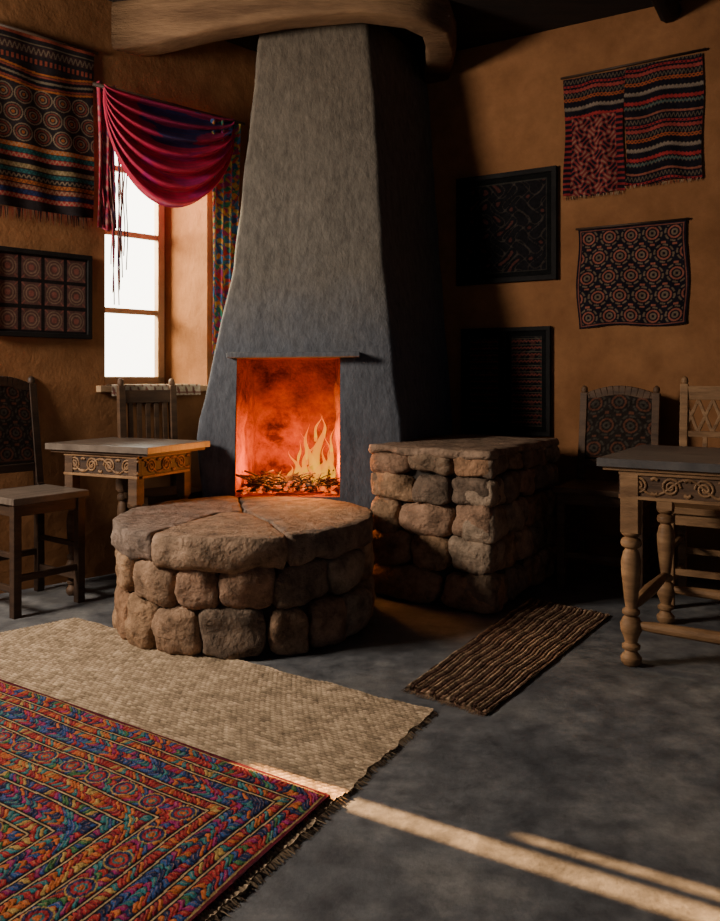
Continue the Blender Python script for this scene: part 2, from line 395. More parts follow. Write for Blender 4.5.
# bench
L=Vector((.05,3.9));Nn=Vector((.58,3.54));Rr=Vector((1.08,4.37))
bn=B()
def inset(p,c,d): 
    v=(c-p).normalized(); return p+v*d
K=L+Rr-Nn; C=(L+Rr)/2
core=[inset(p,C,.06) for p in (L,Nn,Rr,K)]
bn.prism([(p.x,p.y,0) for p in core],[(p.x,p.y,.69) for p in core],1)
def facerow(A,Bp,zc,hz,count,first,pn=4.8):
    d=(Bp-A); ln=d.length; d.normalize(); nin=Vector((-d.y,d.x))
    if nin.dot(C-A)<0: nin=-nin
    ws=[U(.65,1.4) for _ in range(count)]; tot=sum(ws); x=0
    for w_ in ws:
        sx=ln*w_/tot; xc=x+sx/2; x+=sx; dz=U(-.006,.006)
        stone(bn,0,0,0,sx/2*.98,.08,hz/2*U(.95,1.02),lambda a,b_,c_:((A+d*(xc+a)+nin*(.068+b_)).x,(A+d*(xc+a)+nin*(.068+b_)).y,max(.003,zc+c_+dz)),.024,pn)
rows=[(.085,.17),(.25,.165),(.405,.15),(.545,.135),(.658,.10)]
for i,(zc,hz) in enumerate(rows):
    facerow(L,Nn,zc,hz,[2,3,3,3,3][i],0); facerow(Nn,Rr,zc,hz,[4,5,4,5,4][i],1)
    facerow(L,L+(K-L)*.22,zc,hz,1,1)
A_=L+(L-C)*.03;N_=Nn+(Nn-C)*.02;R2=Rr+(Rr-C)*.02;K_=K
slab(bn,[(p.x,p.y) for p in (A_,N_,R2,K_)],.69,.733,(.25,.165,.11),.02,seed=5,rim=.6)
bn.build('stone_bench',[M_stone,M_mortar])

# ------------------------------------------------------------------ fire
fr=B()
for i in range(190):
    x=U(-.61,-.13); y=U(4.14,4.5); r=U(.01,.024); hh=.465+.05*max(0,1-abs(x+.33)/.3)*R()
    fr.tube([(x,y,hh),(x+U(-.03,.03),y+U(-.03,.03),hh+U(-.005,.015)),(x+U(-.05,.05),y+U(-.03,.03),hh+U(-.005,.02))],[r*.4,r*.7,r*.3],6)
fire=empty('fire',(-.35,4.3,.46))
keep(fr.build('embers',[M_ember]),fire)
lg=B()
for p,q,r in [((-.6,4.28,.49),(-.2,4.34,.53),.028),((-.5,4.42,.5),(-.13,4.25,.5),.026),((-.43,4.22,.49),(-.22,4.42,.58),.022),((-.3,4.2,.5),(-.15,4.35,.57),.018),((-.57,4.2,.48),(-.35,4.24,.5),.016)]:
    p=Vector(p);q=Vector(q); pts=[p.lerp(q,t/8)+Vector((noise.noise(p*9+Vector((t,0,0)))*.012,0,noise.noise(q*9+Vector((t,3,0)))*.012)) for t in range(9)]
    lg.tube(pts,[r*(1+.2*noise.noise(Vector((t*1.3,p.x*9,0)))) for t in range(9)],10)
for i in range(230):
    p=Vector((U(-.60,-.14),U(4.12,4.4),U(.475,.535))); a=U(0,6.28); d=Vector((math.cos(a),math.sin(a)*.5,U(-.1,.5)))*U(.03,.1)
    lg.tube([p,p+d*.5+Vector((0,0,.004)),p+d],U(.002,.006),6)
keep(lg.build('logs',[M_char]),fire)
fl=B()
def tongue(x,y,z,h_,r,lean,seed):
    pts=[];rr=[];cs=[];n=24;K_=14
    for i in range(n):
        t=i/(n-1)
        rad=r*(math.sin(math.pi*min(1,(t*.92+.1))**.75)**.9)*(1-t)**.55*(1+.2*math.sin(t*9+seed))+.0005
        cx=x+lean*t*t+math.sin(t*7+seed)*r*1.1*t; cy=y+math.cos(t*5+seed)*r*.3*t
        pts.append((cx,cy,z+h_*t)); rr.append(rad)
        c=np.array((1,.50,.012))*(1-t)**1.2+np.array((1,.15,.002))*(1-(1-t)**1.2)
        if t<.15: c=c*np.array((1,.5,.3))
        cs+=[tuple(c)]*K_
    fl.tube(pts,rr,K_,0,cs,False)
T_=[(-.30,4.3,.50,.22,.024,.05,1),(-.225,4.28,.49,.38,.033,.01,2.4),(-.17,4.33,.49,.27,.025,.0,4),(-.34,4.33,.5,.17,.022,-.03,5),(-.26,4.36,.5,.31,.027,-.04,.3),
   (-.38,4.3,.49,.11,.016,.01,3),(-.15,4.27,.5,.2,.018,-.01,6),(-.31,4.24,.49,.15,.018,.02,2),(-.2,4.24,.49,.22,.022,.03,5.2),(-.24,4.3,.72,.14,.011,.03,1.5),(-.19,4.3,.74,.12,.009,-.01,4.5),
   (-.43,4.28,.49,.08,.010,0,1),(-.28,4.26,.60,.17,.010,-.03,3.3),(-.5,4.26,.48,.05,.009,.01,2),(-.155,4.3,.64,.16,.010,.01,.7),(-.33,4.28,.6,.13,.009,.02,4.1),(-.215,4.25,.5,.14,.026,.0,2.2),(-.25,4.24,.49,.12,.025,.0,5.5)]
for a in T_: tongue(*a)
keep(fl.build('flames',[M_flame]),fire)

# ------------------------------------------------------------------ textile patterns
dark=(.012,.010,.014); cream=(.30,.21,.13); red=(.32,.03,.03); orange=(.42,.12,.03); teal=(.02,.11,.11); navy=(.018,.03,.10); gold=(.35,.19,.04); green=(.04,.13,.045); mag=(.28,.02,.09); rust=(.22,.05,.03); blue=(.035,.09,.25)
def setm(c,m,col,a=1.0): c[m]=c[m]*(1-a)+np.array(col)*a
def jitter(c,u,v,k=.12):
    r=np.random.rand(*u.shape)[...,None]; return c*(1-k+2*k*r)
def pat_circles(u,v,w,h_,bg=dark,fg=(.23,.075,.05),fg2=(.24,.16,.1),n=5):
    c=np.zeros(u.shape+(3,)); c[:]=bg
    x=u*n; m=round(n*h_/w*1.05); row=np.floor(v*m); x=x+(row%2)*.5
    fx=x%1-.5; fy=(v*m)%1-.5; r=np.sqrt(fx**2+fy**2)
    setm(c,(r<.46)&(r>.38),fg2,.5); setm(c,(r<.31)&(r>.23),fg); setm(c,(r<.16)&(r>.07),fg2,.5)
    an=np.arctan2(fy,fx); setm(c,(r>.38)&(r<.46)&(np.sin(an*8)>.6),bg)
    setm(c,(abs(fx)>.4)&(abs(fy)>.4),fg)
    e=np.minimum(np.minimum(u,1-u)*w,np.minimum(v,1-v)*h_); setm(c,e<.02,bg); setm(c,(e>.011)&(e<.016),fg,.7)
    return c
def pat_stripe(u,v,w,h_):
    c=np.zeros(u.shape+(3,)); c[:]=dark
    y=v*h_+.006*np.sin(u*9)
    k=np.floor(y/.026).astype(int); q=(y/.026)%1
    cols=[red,dark,(.26,.08,.05),dark,(.03,.07,.07),red,dark,(.2,.15,.12),dark,(.34,.08,.03),dark,(.3,.05,.04)]
    for i,cc in enumerate(cols):
        m=(k%len(cols))==i
        zig=abs(((u*w/.02+i*.37)%1)-.5)*2
        setm(c,m&(abs(q-.5)<.22+.25*zig*(i%2)),cc,.85)
        if i%3==0: setm(c,m&(abs(q-.5)<.12)&(zig>.5),dark)
        if i%3==1: setm(c,m&(abs(q-zig)<.18),cream,.4)
    return c*.9
def pat_block(u,v,w,h_):
    c=pat_stripe(u,v,w,h_); x=u*w; y=v*h_
    m=(v<.66)&(u>.12)&(u<.88); c[m]=(.16,.025,.025)
    a=np.sin(x*135+np.sin(y*70)*1.7)*np.sin(y*120+np.sin(x*80)*1.5)
    setm(c,m&(a>.25),dark); setm(c,m&(a<-.5),cream,.4)
    m2=(v<.66)&((u<=.12)|(u>=.88)); setm(c,m2,dark); setm(c,m2&(np.sin(y*200)>.3),red,.6)
    return c
def pat_left(u,v,w,h_):
    c=np.zeros(u.shape+(3,)); c[:]=(.022,.017,.018); V=1-v; x=u*w
    zig=abs((x/.024%1)-.5)*2
    def band(a,b_,col,al=1): setm(c,(V>=a)&(V<b_),col,al)
    band(0,.02,rust); band(.045,.052,cream,.4); band(.06,.11,(.04,.02,.02)); setm(c,(V>.065)&(V<.105)&(abs((V-.065)/.04-zig)<.25),cream,.4)
    setm(c,(V>.12)&(V<.17)&(abs(((V-.12)/.05)-.5)<.3)&(zig>.5),rust)
    arc_=V-.035*np.sin(u*math.pi)
    for k_,cc in enumerate([orange,rust,dark,(.2,.15,.1),dark,rust,orange]): setm(c,(arc_>.17+.015*k_)&(arc_<.182+.015*k_),cc,.8)
    mm=(V>.30)&(V<.62); row=np.floor((V-.30)*h_/.094); fx=(x/.1+row*.5)%1-.5; fy=((V-.30)*h_/.094)%1-.5; r=np.sqrt(fx**2+fy**2)
    for a,b_,cc in [(.42,.48,cream),(.28,.37,rust),(.15,.22,cream),(0,.09,orange)]: setm(c,mm&(r>=a)&(r<b_),cc,.55)
    cols=[orange,teal,red,dark,(.2,.14,.06),teal,dark,orange,rust,navy,red]
    for i,cc in enumerate(cols):
        a=.63+i*.029; setm(c,(V>a)&(V<a+.024),cc,.75); setm(c,(V>a)&(V<a+.024)&(abs((V-a)/.024-zig)<.3),dark if i%2 else cream,.5)
    return c
def pat_grid(u,v,w,h_,nx=4,ny=2,fg=(.2,.07,.055)):
    c=np.zeros(u.shape+(3,)); c[:]=(.016,.013,.013)
    fx=(u*nx)%1-.5; fy=(v*ny)%1-.5; setm(c,(abs(fx)<.42)&(abs(fy)<.42),(.10,.05,.042))
    r=np.sqrt(fx**2+(fy)**2); an=np.arctan2(fy,fx)
    setm(c,(r<.36)&(r>.31),cream,.4); setm(c,(r<.25)&(r>.2),(.3,.2,.13),.5); setm(c,(r<.12),fg); setm(c,(abs(fx)<.42)&(abs(fy)<.42)&(abs(abs(fx)-abs(fy))<.04)&(r>.40),fg)
    return c
def pat_dark(u,v,w,h_):
    c=np.zeros(u.shape+(3,)); c[:]=(.009,.008,.009); x=u*w;y=v*h_
    a=np.sin(x*40+np.sin(y*33)*1.8)*np.sin(y*36+np.sin(x*30)*1.6)
    setm(c,abs(a)<.06,(.034,.026,.022)); setm(c,a>.8,(.055,.02,.017)); 
    e=np.minimum(np.minimum(u,1-u)*w,np.minimum(v,1-v)*h_); setm(c,(e>.03)&(e<.036),(.03,.026,.022)); setm(c,e<.03,(.007,.007,.007))
    return c
def pat_book(u,v,w,h_):
    c=pat_dark(u,v,w,h_); x=u*w;y=v*h_
    k=(y/.04%1); zig=abs((x/.022%1)-.5)*2; e=np.minimum(np.minimum(u,1-u)*w,np.minimum(v,1-v)*h_)
    m=e>.03; setm(c,m&(abs(k-.3-.2*zig)<.12),(.15,.04,.03),.8); setm(c,m&(abs(k-.8)<.05),(.11,.085,.06),.7); return c

def cloth(bd,w,h_,nu,nv,pat,mat=0,wave=.006,x0=0,y0=0,z=0.0,edge=0,seed=0,skew=0):
    u,v=np.meshgrid(np.linspace(0,1,nu+1),np.linspace(0,1,nv+1)); c=jitter(pat(u,v,w,h_),u,v)
    X=u*w+x0+edge*np.sin(v*7+seed)*(u-.5)*2; Y=v*h_+y0+edge*np.sin(u*8+seed)*(1-v)+skew*u
    Z=z+wave*(np.sin(u*9+seed+v*2)*.6+np.sin(u*17+v*5+seed))*(1-v*.6)+wave*1.3
    vs=np.stack([X,Y,Z],-1).reshape(-1,3).tolist()
    fs=[(j_*(nu+1)+i_,j_*(nu+1)+i_+1,(j_+1)*(nu+1)+i_+1,(j_+1)*(nu+1)+i_) for j_ in range(nv) for i_ in range(nu)]
    bd.add(vs,fs,mat,c.reshape(-1,3).tolist(),True)
def fringe(bd,x0,x1,y,ln,z,step=.008,mat=0,cols=(cream,rust,dark)):
    x=x0
    while x<x1:
        c=random.choice(cols); d=U(-.006,.006); l=ln*U(.7,1.1)
        bd.add([(x-.0022,y,z),(x+.0022,y,z),(x+d+.001,y-l,z+.004),(x+d-.001,y-l,z+.004)],[(0,1,2,3)],mat,c); x+=step
t=B(); cloth(t,.52,.88,170,280,pat_left,wave=.008,edge=.004); fringe(t,0,.52,0,.06,.014,.005,0,(rust,(.2,.1,.06),dark,rust))
t.tube([(-.02,.885,.012),(.54,.885,.012)],.008,8,1)
t.build('wall_tapestry',[M_cloth,M_wood_d],wallframe(LW(-.29,1.905,.004),LD,LN))
def framed(name,P,x,n,w,h_,fr_,pat,nu,nv,fmat,panels=1):
    t=B(); t.box(0,w,0,h_,0.0,.012)
    for a in [(0,w,0,fr_),(0,w,h_-fr_,h_)]: t.box(a[0],a[1],a[2],a[3],.0,.028)
    for k in range(panels+1):
        xc=fr_/2+(w-fr_)*k/panels; t.box(xc-fr_/2,xc+fr_/2,0,h_,.0,.027)
    pw=(w-fr_)/panels
    for k in range(panels): cloth(t,pw-fr_,h_-2*fr_,nu,nv,pat,1,0.0,fr_+pw*k,fr_,.014)
    return t.build(name,[fmat,M_cloth],wallframe(P,x,n),bevel=.003)
framed('framed_textile',LW(-.3,1.265,.005),LD,LN,.515,.44,.025,lambda u,v,w,h_:pat_grid(u,v,w,h_,4,3),180,150,M_black)
t=B(); cloth(t,.335,.68,130,260,pat_block,wave=.007,y0=-.02,edge=.006,seed=1); cloth(t,.40,.66,160,260,pat_stripe,wave=.007,x0=.342,y0=.005,edge=.006,seed=3,skew=0)
t.tube([(-.02,.672,.01),(.76,.682,.01)],.007,8,1); fringe(t,0,.335,-.02,.02,.012); fringe(t,.342,.74,0.005,.02,.012)
t.build('wall_tapestry',[M_cloth,M_wood_d],wallframe(RW(-.477,2.125,.004),RD,RN))
t=B(); cloth(t,.59,.56,210,200,lambda u,v,w,h_:pat_circles(u,v,w,h_),wave=.007,edge=.008,seed=5)
t.tube([(-.01,.565,.01),(.6,.565,.01)],.006,8,1)
t.build('wall_tapestry',[M_cloth,M_wood_d],wallframe(RW(-.400,1.35,.004),RD,RN))
framed('framed_textile',RW(-1.148,1.635,.005),RD,RN,.63,.66,.03,pat_dark,140,150,M_black)
framed('framed_textile',RW(-1.115,.72,.005),RD,RN,.56,.645,.025,pat_book,80,160,M_black,2)

# ------------------------------------------------------------------ curtain
cu=B()
cu.tube([LW(.2,2.6,.07),LW(1.16,2.6,.07)],.011,10,1)
def swag(l0,l1,zt,sag0,sag1,offs,nu,nv,folds,colf,pw=.75,seed=0):
    vs=[];cs=[]
    for j_ in range(nv+1):
        v=j_/nv
        for i_ in range(nu+1):
            u=i_/nu; s_=math.sin(math.pi*u**.9)**pw
            sg=sag0+(sag1-sag0)*v
            l=l0+(l1-l0)*u
            f_=math.sin(v*folds*math.pi*2+1.5*math.sin(u*3+seed))
            z=zt-sg*s_-.10*v*(1-s_)-f_*.012*s_
            o=offs+.035*s_*v+ .026*f_*(.35+.65*s_)+.03*math.sin(v*math.pi)*s_
            vs.append(LW(l,z,o)); cs.append(colf(u,v))
    cu.add(vs,[(j_*(nu+1)+i_,j_*(nu+1)+i_+1,(j_+1)*(nu+1)+i_+1,(j_+1)*(nu+1)+i_) for j_ in range(nv) for i_ in range(nu)],0,cs,True)
def swc(u,v):
    n_=noise.noise(Vector((u*3,v*14,1)))
    if v<.3: c=Vector((.03,.04,.16)) if n_>0 else Vector((.35,.015,.09))
    elif v<.42: c=Vector((.04,.03,.13)) if n_>.1 else Vector((.45,.012,.08))
    else: c=Vector((.6,.012,.075)) if n_>-.2 else Vector((.45,.01,.14))
    if u<.25: c=c.lerp(Vector((.5,.015,.05)),.85)
    if (v*40)%1<.25: c=c*.6+Vector((.06,.01,.02))
    elif (v*40)%1>.85: c=c*.8+Vector((.1,.05,.05))
    return tuple(c)
swag(.255,1.08,2.615,.02,.61,.075,80,100,6.5,swc,.55)
def drop(l0,l1,zt,zb,offs,colf,nu,nv,folds,amp,taper=0):
    vs=[];cs=[]
    for j_ in range(nv+1):
        v=j_/nv
        for i_ in range(nu+1):
            u=i_/nu; lc=(l0+l1)/2; hw=(l1-l0)/2*(1-taper*math.sin(v*math.pi))
            vs.append(LW(lc+(u-.5)*2*hw,zt+(zb-zt)*v+.01*math.sin(u*8),offs+amp*math.sin(u*folds*2*math.pi+v*1.2))); cs.append(colf(u,v))
    cu.add(vs,[(j_*(nu+1)+i_,j_*(nu+1)+i_+1,(j_+1)*(nu+1)+i_+1,(j_+1)*(nu+1)+i_) for j_ in range(nv) for i_ in range(nu)],0,cs,True)
pal=[(.02,.08,.24),(.5,.035,.03),(.025,.2,.12),(.6,.2,.03),(.03,.15,.34),(.3,.02,.14),(.5,.34,.07)]
def dc(u,v):
    k=int(math.floor(v*34+math.sin(u*14)*.9)); j2=int(math.floor(u*7+.5*math.sin(v*40)))
    n_=noise.noise(Vector((u*9,v*45,2))); c=pal[(k*3+j2*2+(1 if n_>0 else 0))%7]
    return tuple(x*(.6 if abs(n_)<.06 else 1) for x in c)
drop(.92,1.135,2.58,1.20,.07,dc,60,220,3.5,.018,.1)
def rc(u,v):
    n_=noise.noise(Vector((u*6,v*26,5))); return (.42,.02,.05) if n_>.05 else ((.1,.02,.08) if n_>-.15 else (.4,.16,.13))
drop(.225,.335,2.62,1.85,.055,rc,24,70,2,.012,.2)
for i in range(22):
    l=U(.235,.40); zb=U(1.45,1.9); z0=U(2.1,2.5)
    pts=[LW(l+.006*math.sin(k*.9+i),z0+(zb-z0)*k/10,.06+.006*math.cos(k+i)) for k in range(11)]
    cu.tube(pts,.0035,5,0,random.choice([(.4,.03,.06),(.08,.03,.09),(.4,.2,.17)]))
cu.build('window_curtain',[M_scarf,M_wood_d],sol=0)

# ------------------------------------------------------------------ rugs
def floorcloth(name,P00,P10,P01,P11,nu,nv,fn,z,th,mat,fr_=None):
    u,v=np.meshgrid(np.linspace(0,1,nu+1),np.linspace(0,1,nv+1))
    P=lambda k:(P00[k]*(1-u)*(1-v)+P10[k]*u*(1-v)+P01[k]*(1-u)*v+P11[k]*u*v)
    X,Y=P(0),P(1); w=math.dist(P00,P10); h_=math.dist(P00,P01)
    c,dz,dx,dy=fn(u,v,w,h_)
    Z=z+th+dz
    vs=np.stack([X+dx,Y+dy,Z],-1).reshape(-1,3); n0=len(vs)
    fs=[(j_*(nu+1)+i_,j_*(nu+1)+i_+1,(j_+1)*(nu+1)+i_+1,(j_+1)*(nu+1)+i_) for j_ in range(nv) for i_ in range(nu)]
    bd=B(); cl=c.reshape(-1,3)
    rim=[i for i in range(nu+1)]+[j_*(nu+1)+nu for j_ in range(1,nv+1)]+[nv*(nu+1)+i for i in range(nu-1,-1,-1)]+[j_*(nu+1) for j_ in range(nv-1,0,-1)]
    low=[[vs[i][0],vs[i][1],z] for i in rim]
    vv=vs.tolist()+low; m=len(rim)
    fs+=[(rim[i],rim[(i+1)%m],n0+(i+1)%m,n0+i) for i in range(m)]
    bd.add(vv,fs,0,cl.tolist()+[(cl[i]*.5).tolist() for i in rim],True)
    if fr_: fr_(bd,vs,nu,nv)
    return bd.build(name,[mat])
def fr_edge(bd,A,Bq,out,ln,z,step,cols,sc=.0022):
    A=Vector(A);Bq=Vector(Bq);o_=Vector(out).normalized(); d=(Bq-A); k=int(d.length/step); d.normalize()
    for i in range(k):
        p=A+d*(i+R()*.6)*step; l=ln*U(.4,1.3); q=p+o_*l+d*U(-.006,.006)
        bd.add([(p.x-d.x*sc,p.y-d.y*sc,z),(p.x+d.x*sc,p.y+d.y*sc,z),(q.x+d.x*sc*.5,q.y+d.y*sc*.5,.003),(q.x-d.x*sc*.5,q.y-d.y*sc*.5,.003)],[(0,1,2,3)],0,random.choice(cols))
uu=Vector((.834,-.552)); vv_=Vector((-.47,-.883))
def jute(u,v,w,h_):
    x=u*w; y=v*h_+.004*np.sin(x*8); per=.015
    row=np.floor(y/per); q=(y/per)%1; seg=((x/.021)+row*.5+q*.4)%1
    hgt=np.sin(q*math.pi)*(.5+.5*np.sin(seg*math.pi))
    c=np.zeros(u.shape+(3,)); base=np.array((.50,.36,.23)); c[:]=base
    rr=np.random.rand(400,400); ri=(row.astype(int)%400); si=((x/.021+row*.5).astype(int)%400)
    k=.62+.6*rr[ri,si]; c*=(k*(.4+.7*hgt))[...,None]
    ex=.005*np.sin(y*23)+.004*np.sin(y*61); ey=.005*np.sin(x*19)+.004*np.sin(x*47)
    return jitter(c,u,v,.12),hgt*.006-.005,ex*(u>.98),ey*(v<.02)
JA=(-1.247,3.5);JB=(.23,2.522);JC=(JB[0]+vv_.x*2.0,JB[1]+vv_.y*2.0);JD=(JA[0]-.75*2.3,JA[1]-.66*2.3)
floorcloth('jute_rug',JA,JB,JD,JC,640,480,jute,.001,.011,M_jute,
  lambda bd,vs,nu,nv: (fr_edge(bd,JB,JC,(.88,-.47),.02,.009,.004,[(.3,.22,.14),(.2,.14,.09),(.1,.07,.05)]),fr_edge(bd,JA,JB,(.55,.83),.012,.009,.005,[(.3,.22,.14),(.2,.14,.09)])))
def rugp(u,v,w,h_):
    a=(1-u)*w; b_=v*h_
    a=a+.003*np.sin(b_*14); b_=b_+.003*np.sin(a*13)
    d=np.minimum(a,b_); s=np.where(b_<a,a,b_)
    c=np.zeros(u.shape+(3,)); c[:]=(.04,.012,.018); hgt=np.zeros(u.shape)
    r_=(.30,.028,.028); r2=(.2,.018,.03); o_=(.42,.11,.03); b2=(.03,.07,.2); t_=(.03,.15,.16); g_=(.045,.13,.05); m_=(.24,.02,.1); y_=(.38,.24,.07); n_=(.02,.03,.08)
    PALs=[[r_,b2,t_,r_,o_,g_,m_,n_],[n_,b2,r_,t_,n_,m_,b2,o_],[o_,r_,y_,r_,o_,r2,t_],[b2,g_,m_,t_,r_,n_,y_]]
    rnd=np.random.rand(64,512)
    def line(p,wd,col): setm(c,(d>=p)&(d<p+wd),col)
    def motif(p,wd,pi,per,kind,idx):
        m=(d>=p)&(d<p+wd); ns=max(1,int(round(wd/.022))); qq=(d-p)/wd*ns; sub=np.clip(np.floor(qq).astype(int),0,ns-1); q=(qq-sub-.5)*2
        swirl=.85*np.sin(s*34+sub*2.1+idx*1.3)
        ph=s/per+q*swirl+.35*np.sin(q*2.6+sub)
        k=np.floor(ph).astype(int); fr_=ph%1; pl=np.array(PALs[pi])
        rv=rnd[(idx*5+sub)%64,k%512]
        col=pl[(k*3+sub*2+(rv*4).astype(int))%len(pl)]
        leaf=(abs(fr_-.5)*2)**2+(q*.95)**2*.8
        c[m]=col[m]*.35
        mm=m&(leaf<.9); c[mm]=col[mm]
        setm(c,m&(leaf>.9),(.02,.012,.022),.8)
        setm(c,mm&(abs(fr_-.5-.12*q)<.1)&(abs(q)<.6),np.array((.32,.18,.1)),.5)
        if kind==2:
            P_=per*7; f2=((s/P_)%1-.5)*P_; dc_=(d-p-wd/2); r=np.sqrt(f2**2+dc_**2)/(wd*.5)
            for ra,rb,cc in [(.84,.95,y_),(.62,.84,n_),(.4,.62,r_),(.25,.4,t_),(0,.25,o_)]: setm(c,m&(r>=ra)&(r<rb),cc,.9)
        hgt[m]=(.003*np.clip(1-leaf,0,1)**.5)[m]
    line(0,.010,(.09,.012,.02)); line(.010,.005,(.3,.2,.08))
    seq=[(.048,0,.015,0),(.024,2,.014,1),(.068,1,.015,0),(.024,2,.013,1),(.07,0,.015,2),(.046,2,.014,0),(.024,3,.014,0),(.066,1,.015,0),(.03,2,.014,1),(.07,0,.016,2)]
    p=.015
    for ix,(wd,pi,per,kind) in enumerate(seq*3):
        motif(p,wd,pi,per,kind,ix); p+=wd; line(p,.004,dark); line(p+.004,.0045,(.36,.25,.13)); line(p+.0085,.004,dark); p+=.0125
    return jitter(c*1.1,u,v,.25),hgt,0*u,0*u
P1=(-.075,1.985);P0=(P1[0]-uu.x*1.7,P1[1]-uu.y*1.7)
P3=(P1[0]+vv_.x*1.1,P1[1]+vv_.y*1.1);P2=(P0[0]+vv_.x*1.1,P0[1]+vv_.y*1.1)
floorcloth('patterned_rug',P0,P1,P2,P3,800,520,rugp,.014,.007,M_rug,
  lambda bd,vs,nu,nv:fr_edge(bd,P1,P3,(.88,-.47),.01,.018,.006,[(.2,.03,.03),(.05,.03,.05),(.2,.13,.06)]))
def matp(u,v,w,h_):
    x=u*w; y=v*h_; per=.0135; y2=y+.003*np.sin(x*20)+.0015*np.sin(x*51); row=np.floor(y2/per).astype(int); q=(y2/per)%1
    tw=(x/.02+row*.37+q*.6)%1; rr=np.random.rand(60,200); si=(x/.02+row*.37).astype(int)%200
    hgt=np.sin(q*math.pi)*(.6+.4*np.sin(tw*math.pi))
    c=np.zeros(u.shape+(3,)); c[:]=(.45,.30,.185); c[row%3==1]=(.13,.07,.05); c[row%3==2]=(.31,.185,.115)
    c*=(.5+.9*rr[row%60,si])[...,None]*(.2+.85*hgt)[...,None]
    return c,hgt*.006-.003,.008*np.sin(v*25)*((u<.02)|(u>.98)),0*u
M0=(.152,2.71);M1=(.811,3.818);M2=(.397,2.5);M3=(1.112,3.55)
floorcloth('woven_mat',M0,M1,M2,M3,320,170,matp,.001,.009,M_jute,
  lambda bd,vs,nu,nv:(fr_edge(bd,M0,M2,(-.5,-.8),.022,.006,.004,[(.2,.13,.08),(.1,.06,.04)]),fr_edge(bd,M1,M3,(.5,.8),.02,.006,.004,[(.2,.13,.08)])))

# ------------------------------------------------------------------ furniture
def legprof(h_,s=1,z0=0):
    P=[(0,.024),(.02,.034),(.05,.036),(.075,.024),(.09,.02),(.1,.03),(.12,.032),(.135,.02),(.17,.026),(.21,.036),(.25,.038),(.285,.028),(.295,.02),(.31,.03),(.33,.03),(.345,.019),(.42,.025),(.55,.033),(.62,.035),(.68,.027),(.70,.019),(.715,.033),(.735,.036),(.755,.033),(.77,.02),(.785,.032),(.80,.034)]
    return [(z0+h_*a,r*s) for a,r in P]
def scrolls(bd,x0,x1,zc,hh,y,mat,axis='x',r=.0035):
    n=max(1,round((x1-x0)/(hh*1.5))); st=(x1-x0)/n
    def pt(a,b_): return (a,y,b_) if axis=='x' else (y,a,b_)
    for i in range(n):
        xc=x0+st*(i+.5); sg=1 if i%2 else -1
        pts=[]
        for k in range(26):
            t=k/25; an=t*4.2*math.pi; rad=hh*.46*(1-t*.85); pts.append(pt(xc+sg*rad*math.cos(an),zc+rad*math.sin(an)))
        bd.tube(pts,r,6,mat)
        pts=[pt(xc+st*(-.5+k/10),zc+hh*.42*math.sin(math.pi*(k/10-.5)*1.0)*sg) for k in range(11)]; bd.tube(pts,r,6,mat)
        for dz in (-.33,.33): bd.tube([pt(xc+st*.5-.012,zc+hh*dz),pt(xc+st*.5,zc+hh*dz*1.25),pt(xc+st*.5+.012,zc+hh*dz)],r*1.3,6,mat)
def table(name,mat4,w,d,H_,ap,wood,top,ins=(.09,.06),leg=1.0,front_st=.15,side_st=.21,carve=None,back=None):
    t=B(); tt=.03
    t.box(0,w,0,d,H_-tt,H_,1); t.box(.018,w-.018,.018,d-.018,H_-tt-.014,H_-tt,0)
    x0,x1,y0,y1=ins[0],w-ins[0],ins[1],d-ins[1]; zb=H_-tt-.014
    bw=.036*leg
    t.box(x0-bw,x1+bw,y0-bw*.6,y0+.0,zb-ap,zb,3); t.box(x0-bw,x1+bw,y1,y1+bw*.6,zb-ap,zb,3)
    t.box(x0-bw,x0-bw+.02,y0,y1,zb-ap+.001,zb,3); t.box(x1+bw-.02,x1+bw,y0,y1,zb-ap+.001,zb,3)
    yf=y0-bw*.6-.001
    for z in (zb-.008,zb-ap+.008):
        t.box(x0-bw,x1+bw,yf-.008,yf+.002,z-.006,z+.006,2); t.box(x1+bw-.002,x1+bw+.008,y0,y1,z-.006,z+.006,2); t.box(x0-bw-.008,x0-bw+.002,y0,y1,z-.006,z+.006,2)
    scrolls(t,x0-bw+.012,x1+bw-.012,zb-ap/2,ap*.70,yf,2,'x',.0052)
    scrolls(t,y0+.01,y1-.01,zb-ap/2,ap*.70,x1+bw+.001,2,'y',.0052); scrolls(t,y0+.01,y1-.01,zb-ap/2,ap*.70,x0-bw-.001,2,'y',.0052)
    for x in (x0,x1):
        for y in (y0,y1):
            hl=zb-ap; t.lathe(x,y,legprof(hl,leg),20,0); b2=.03*leg
            t.box(x-b2,x+b2,y-b2,y+b2,hl*.8,zb,0)
    if front_st:
        for y in (y0,y1): t.tube([(x0,y,front_st),(x0+.08,y,front_st),((x0+x1)/2,y,front_st),(x1-.08,y,front_st),(x1,y,front_st)],[.012,.02,.026,.02,.012],10,0)
        for x in (x0,x1): t.tube([(x,y0,side_st),(x,y0+.1,side_st),(x,(y0+y1)/2,side_st),(x,y1-.1,side_st),(x,y1,side_st)],[.012,.02,.026,.02,.012],10,0)
    return t.build(name,[wood,top,carve or wood,back or wood],mat4,bevel=.003)
e1=Vector((.845,-.535));e2=Vector((.535,.845)); O=Vector((1.0,2.95))-e1*.11-e2*.06
table('carved_table',frame2(O,e1,e2),1.3,.72,.762,.105,M_wood_l,M_top,(.11,.06),1.05,back=M_wood_m)
table('carved_side_table',frame2((-1.54,3.91),(.9,-.436),(.436,.9)),.64,.47,.742,.11,M_wood_m,M_topl,(.12,.06),.85,front_st=0,carve=M_wood_l,back=M_wood_d)

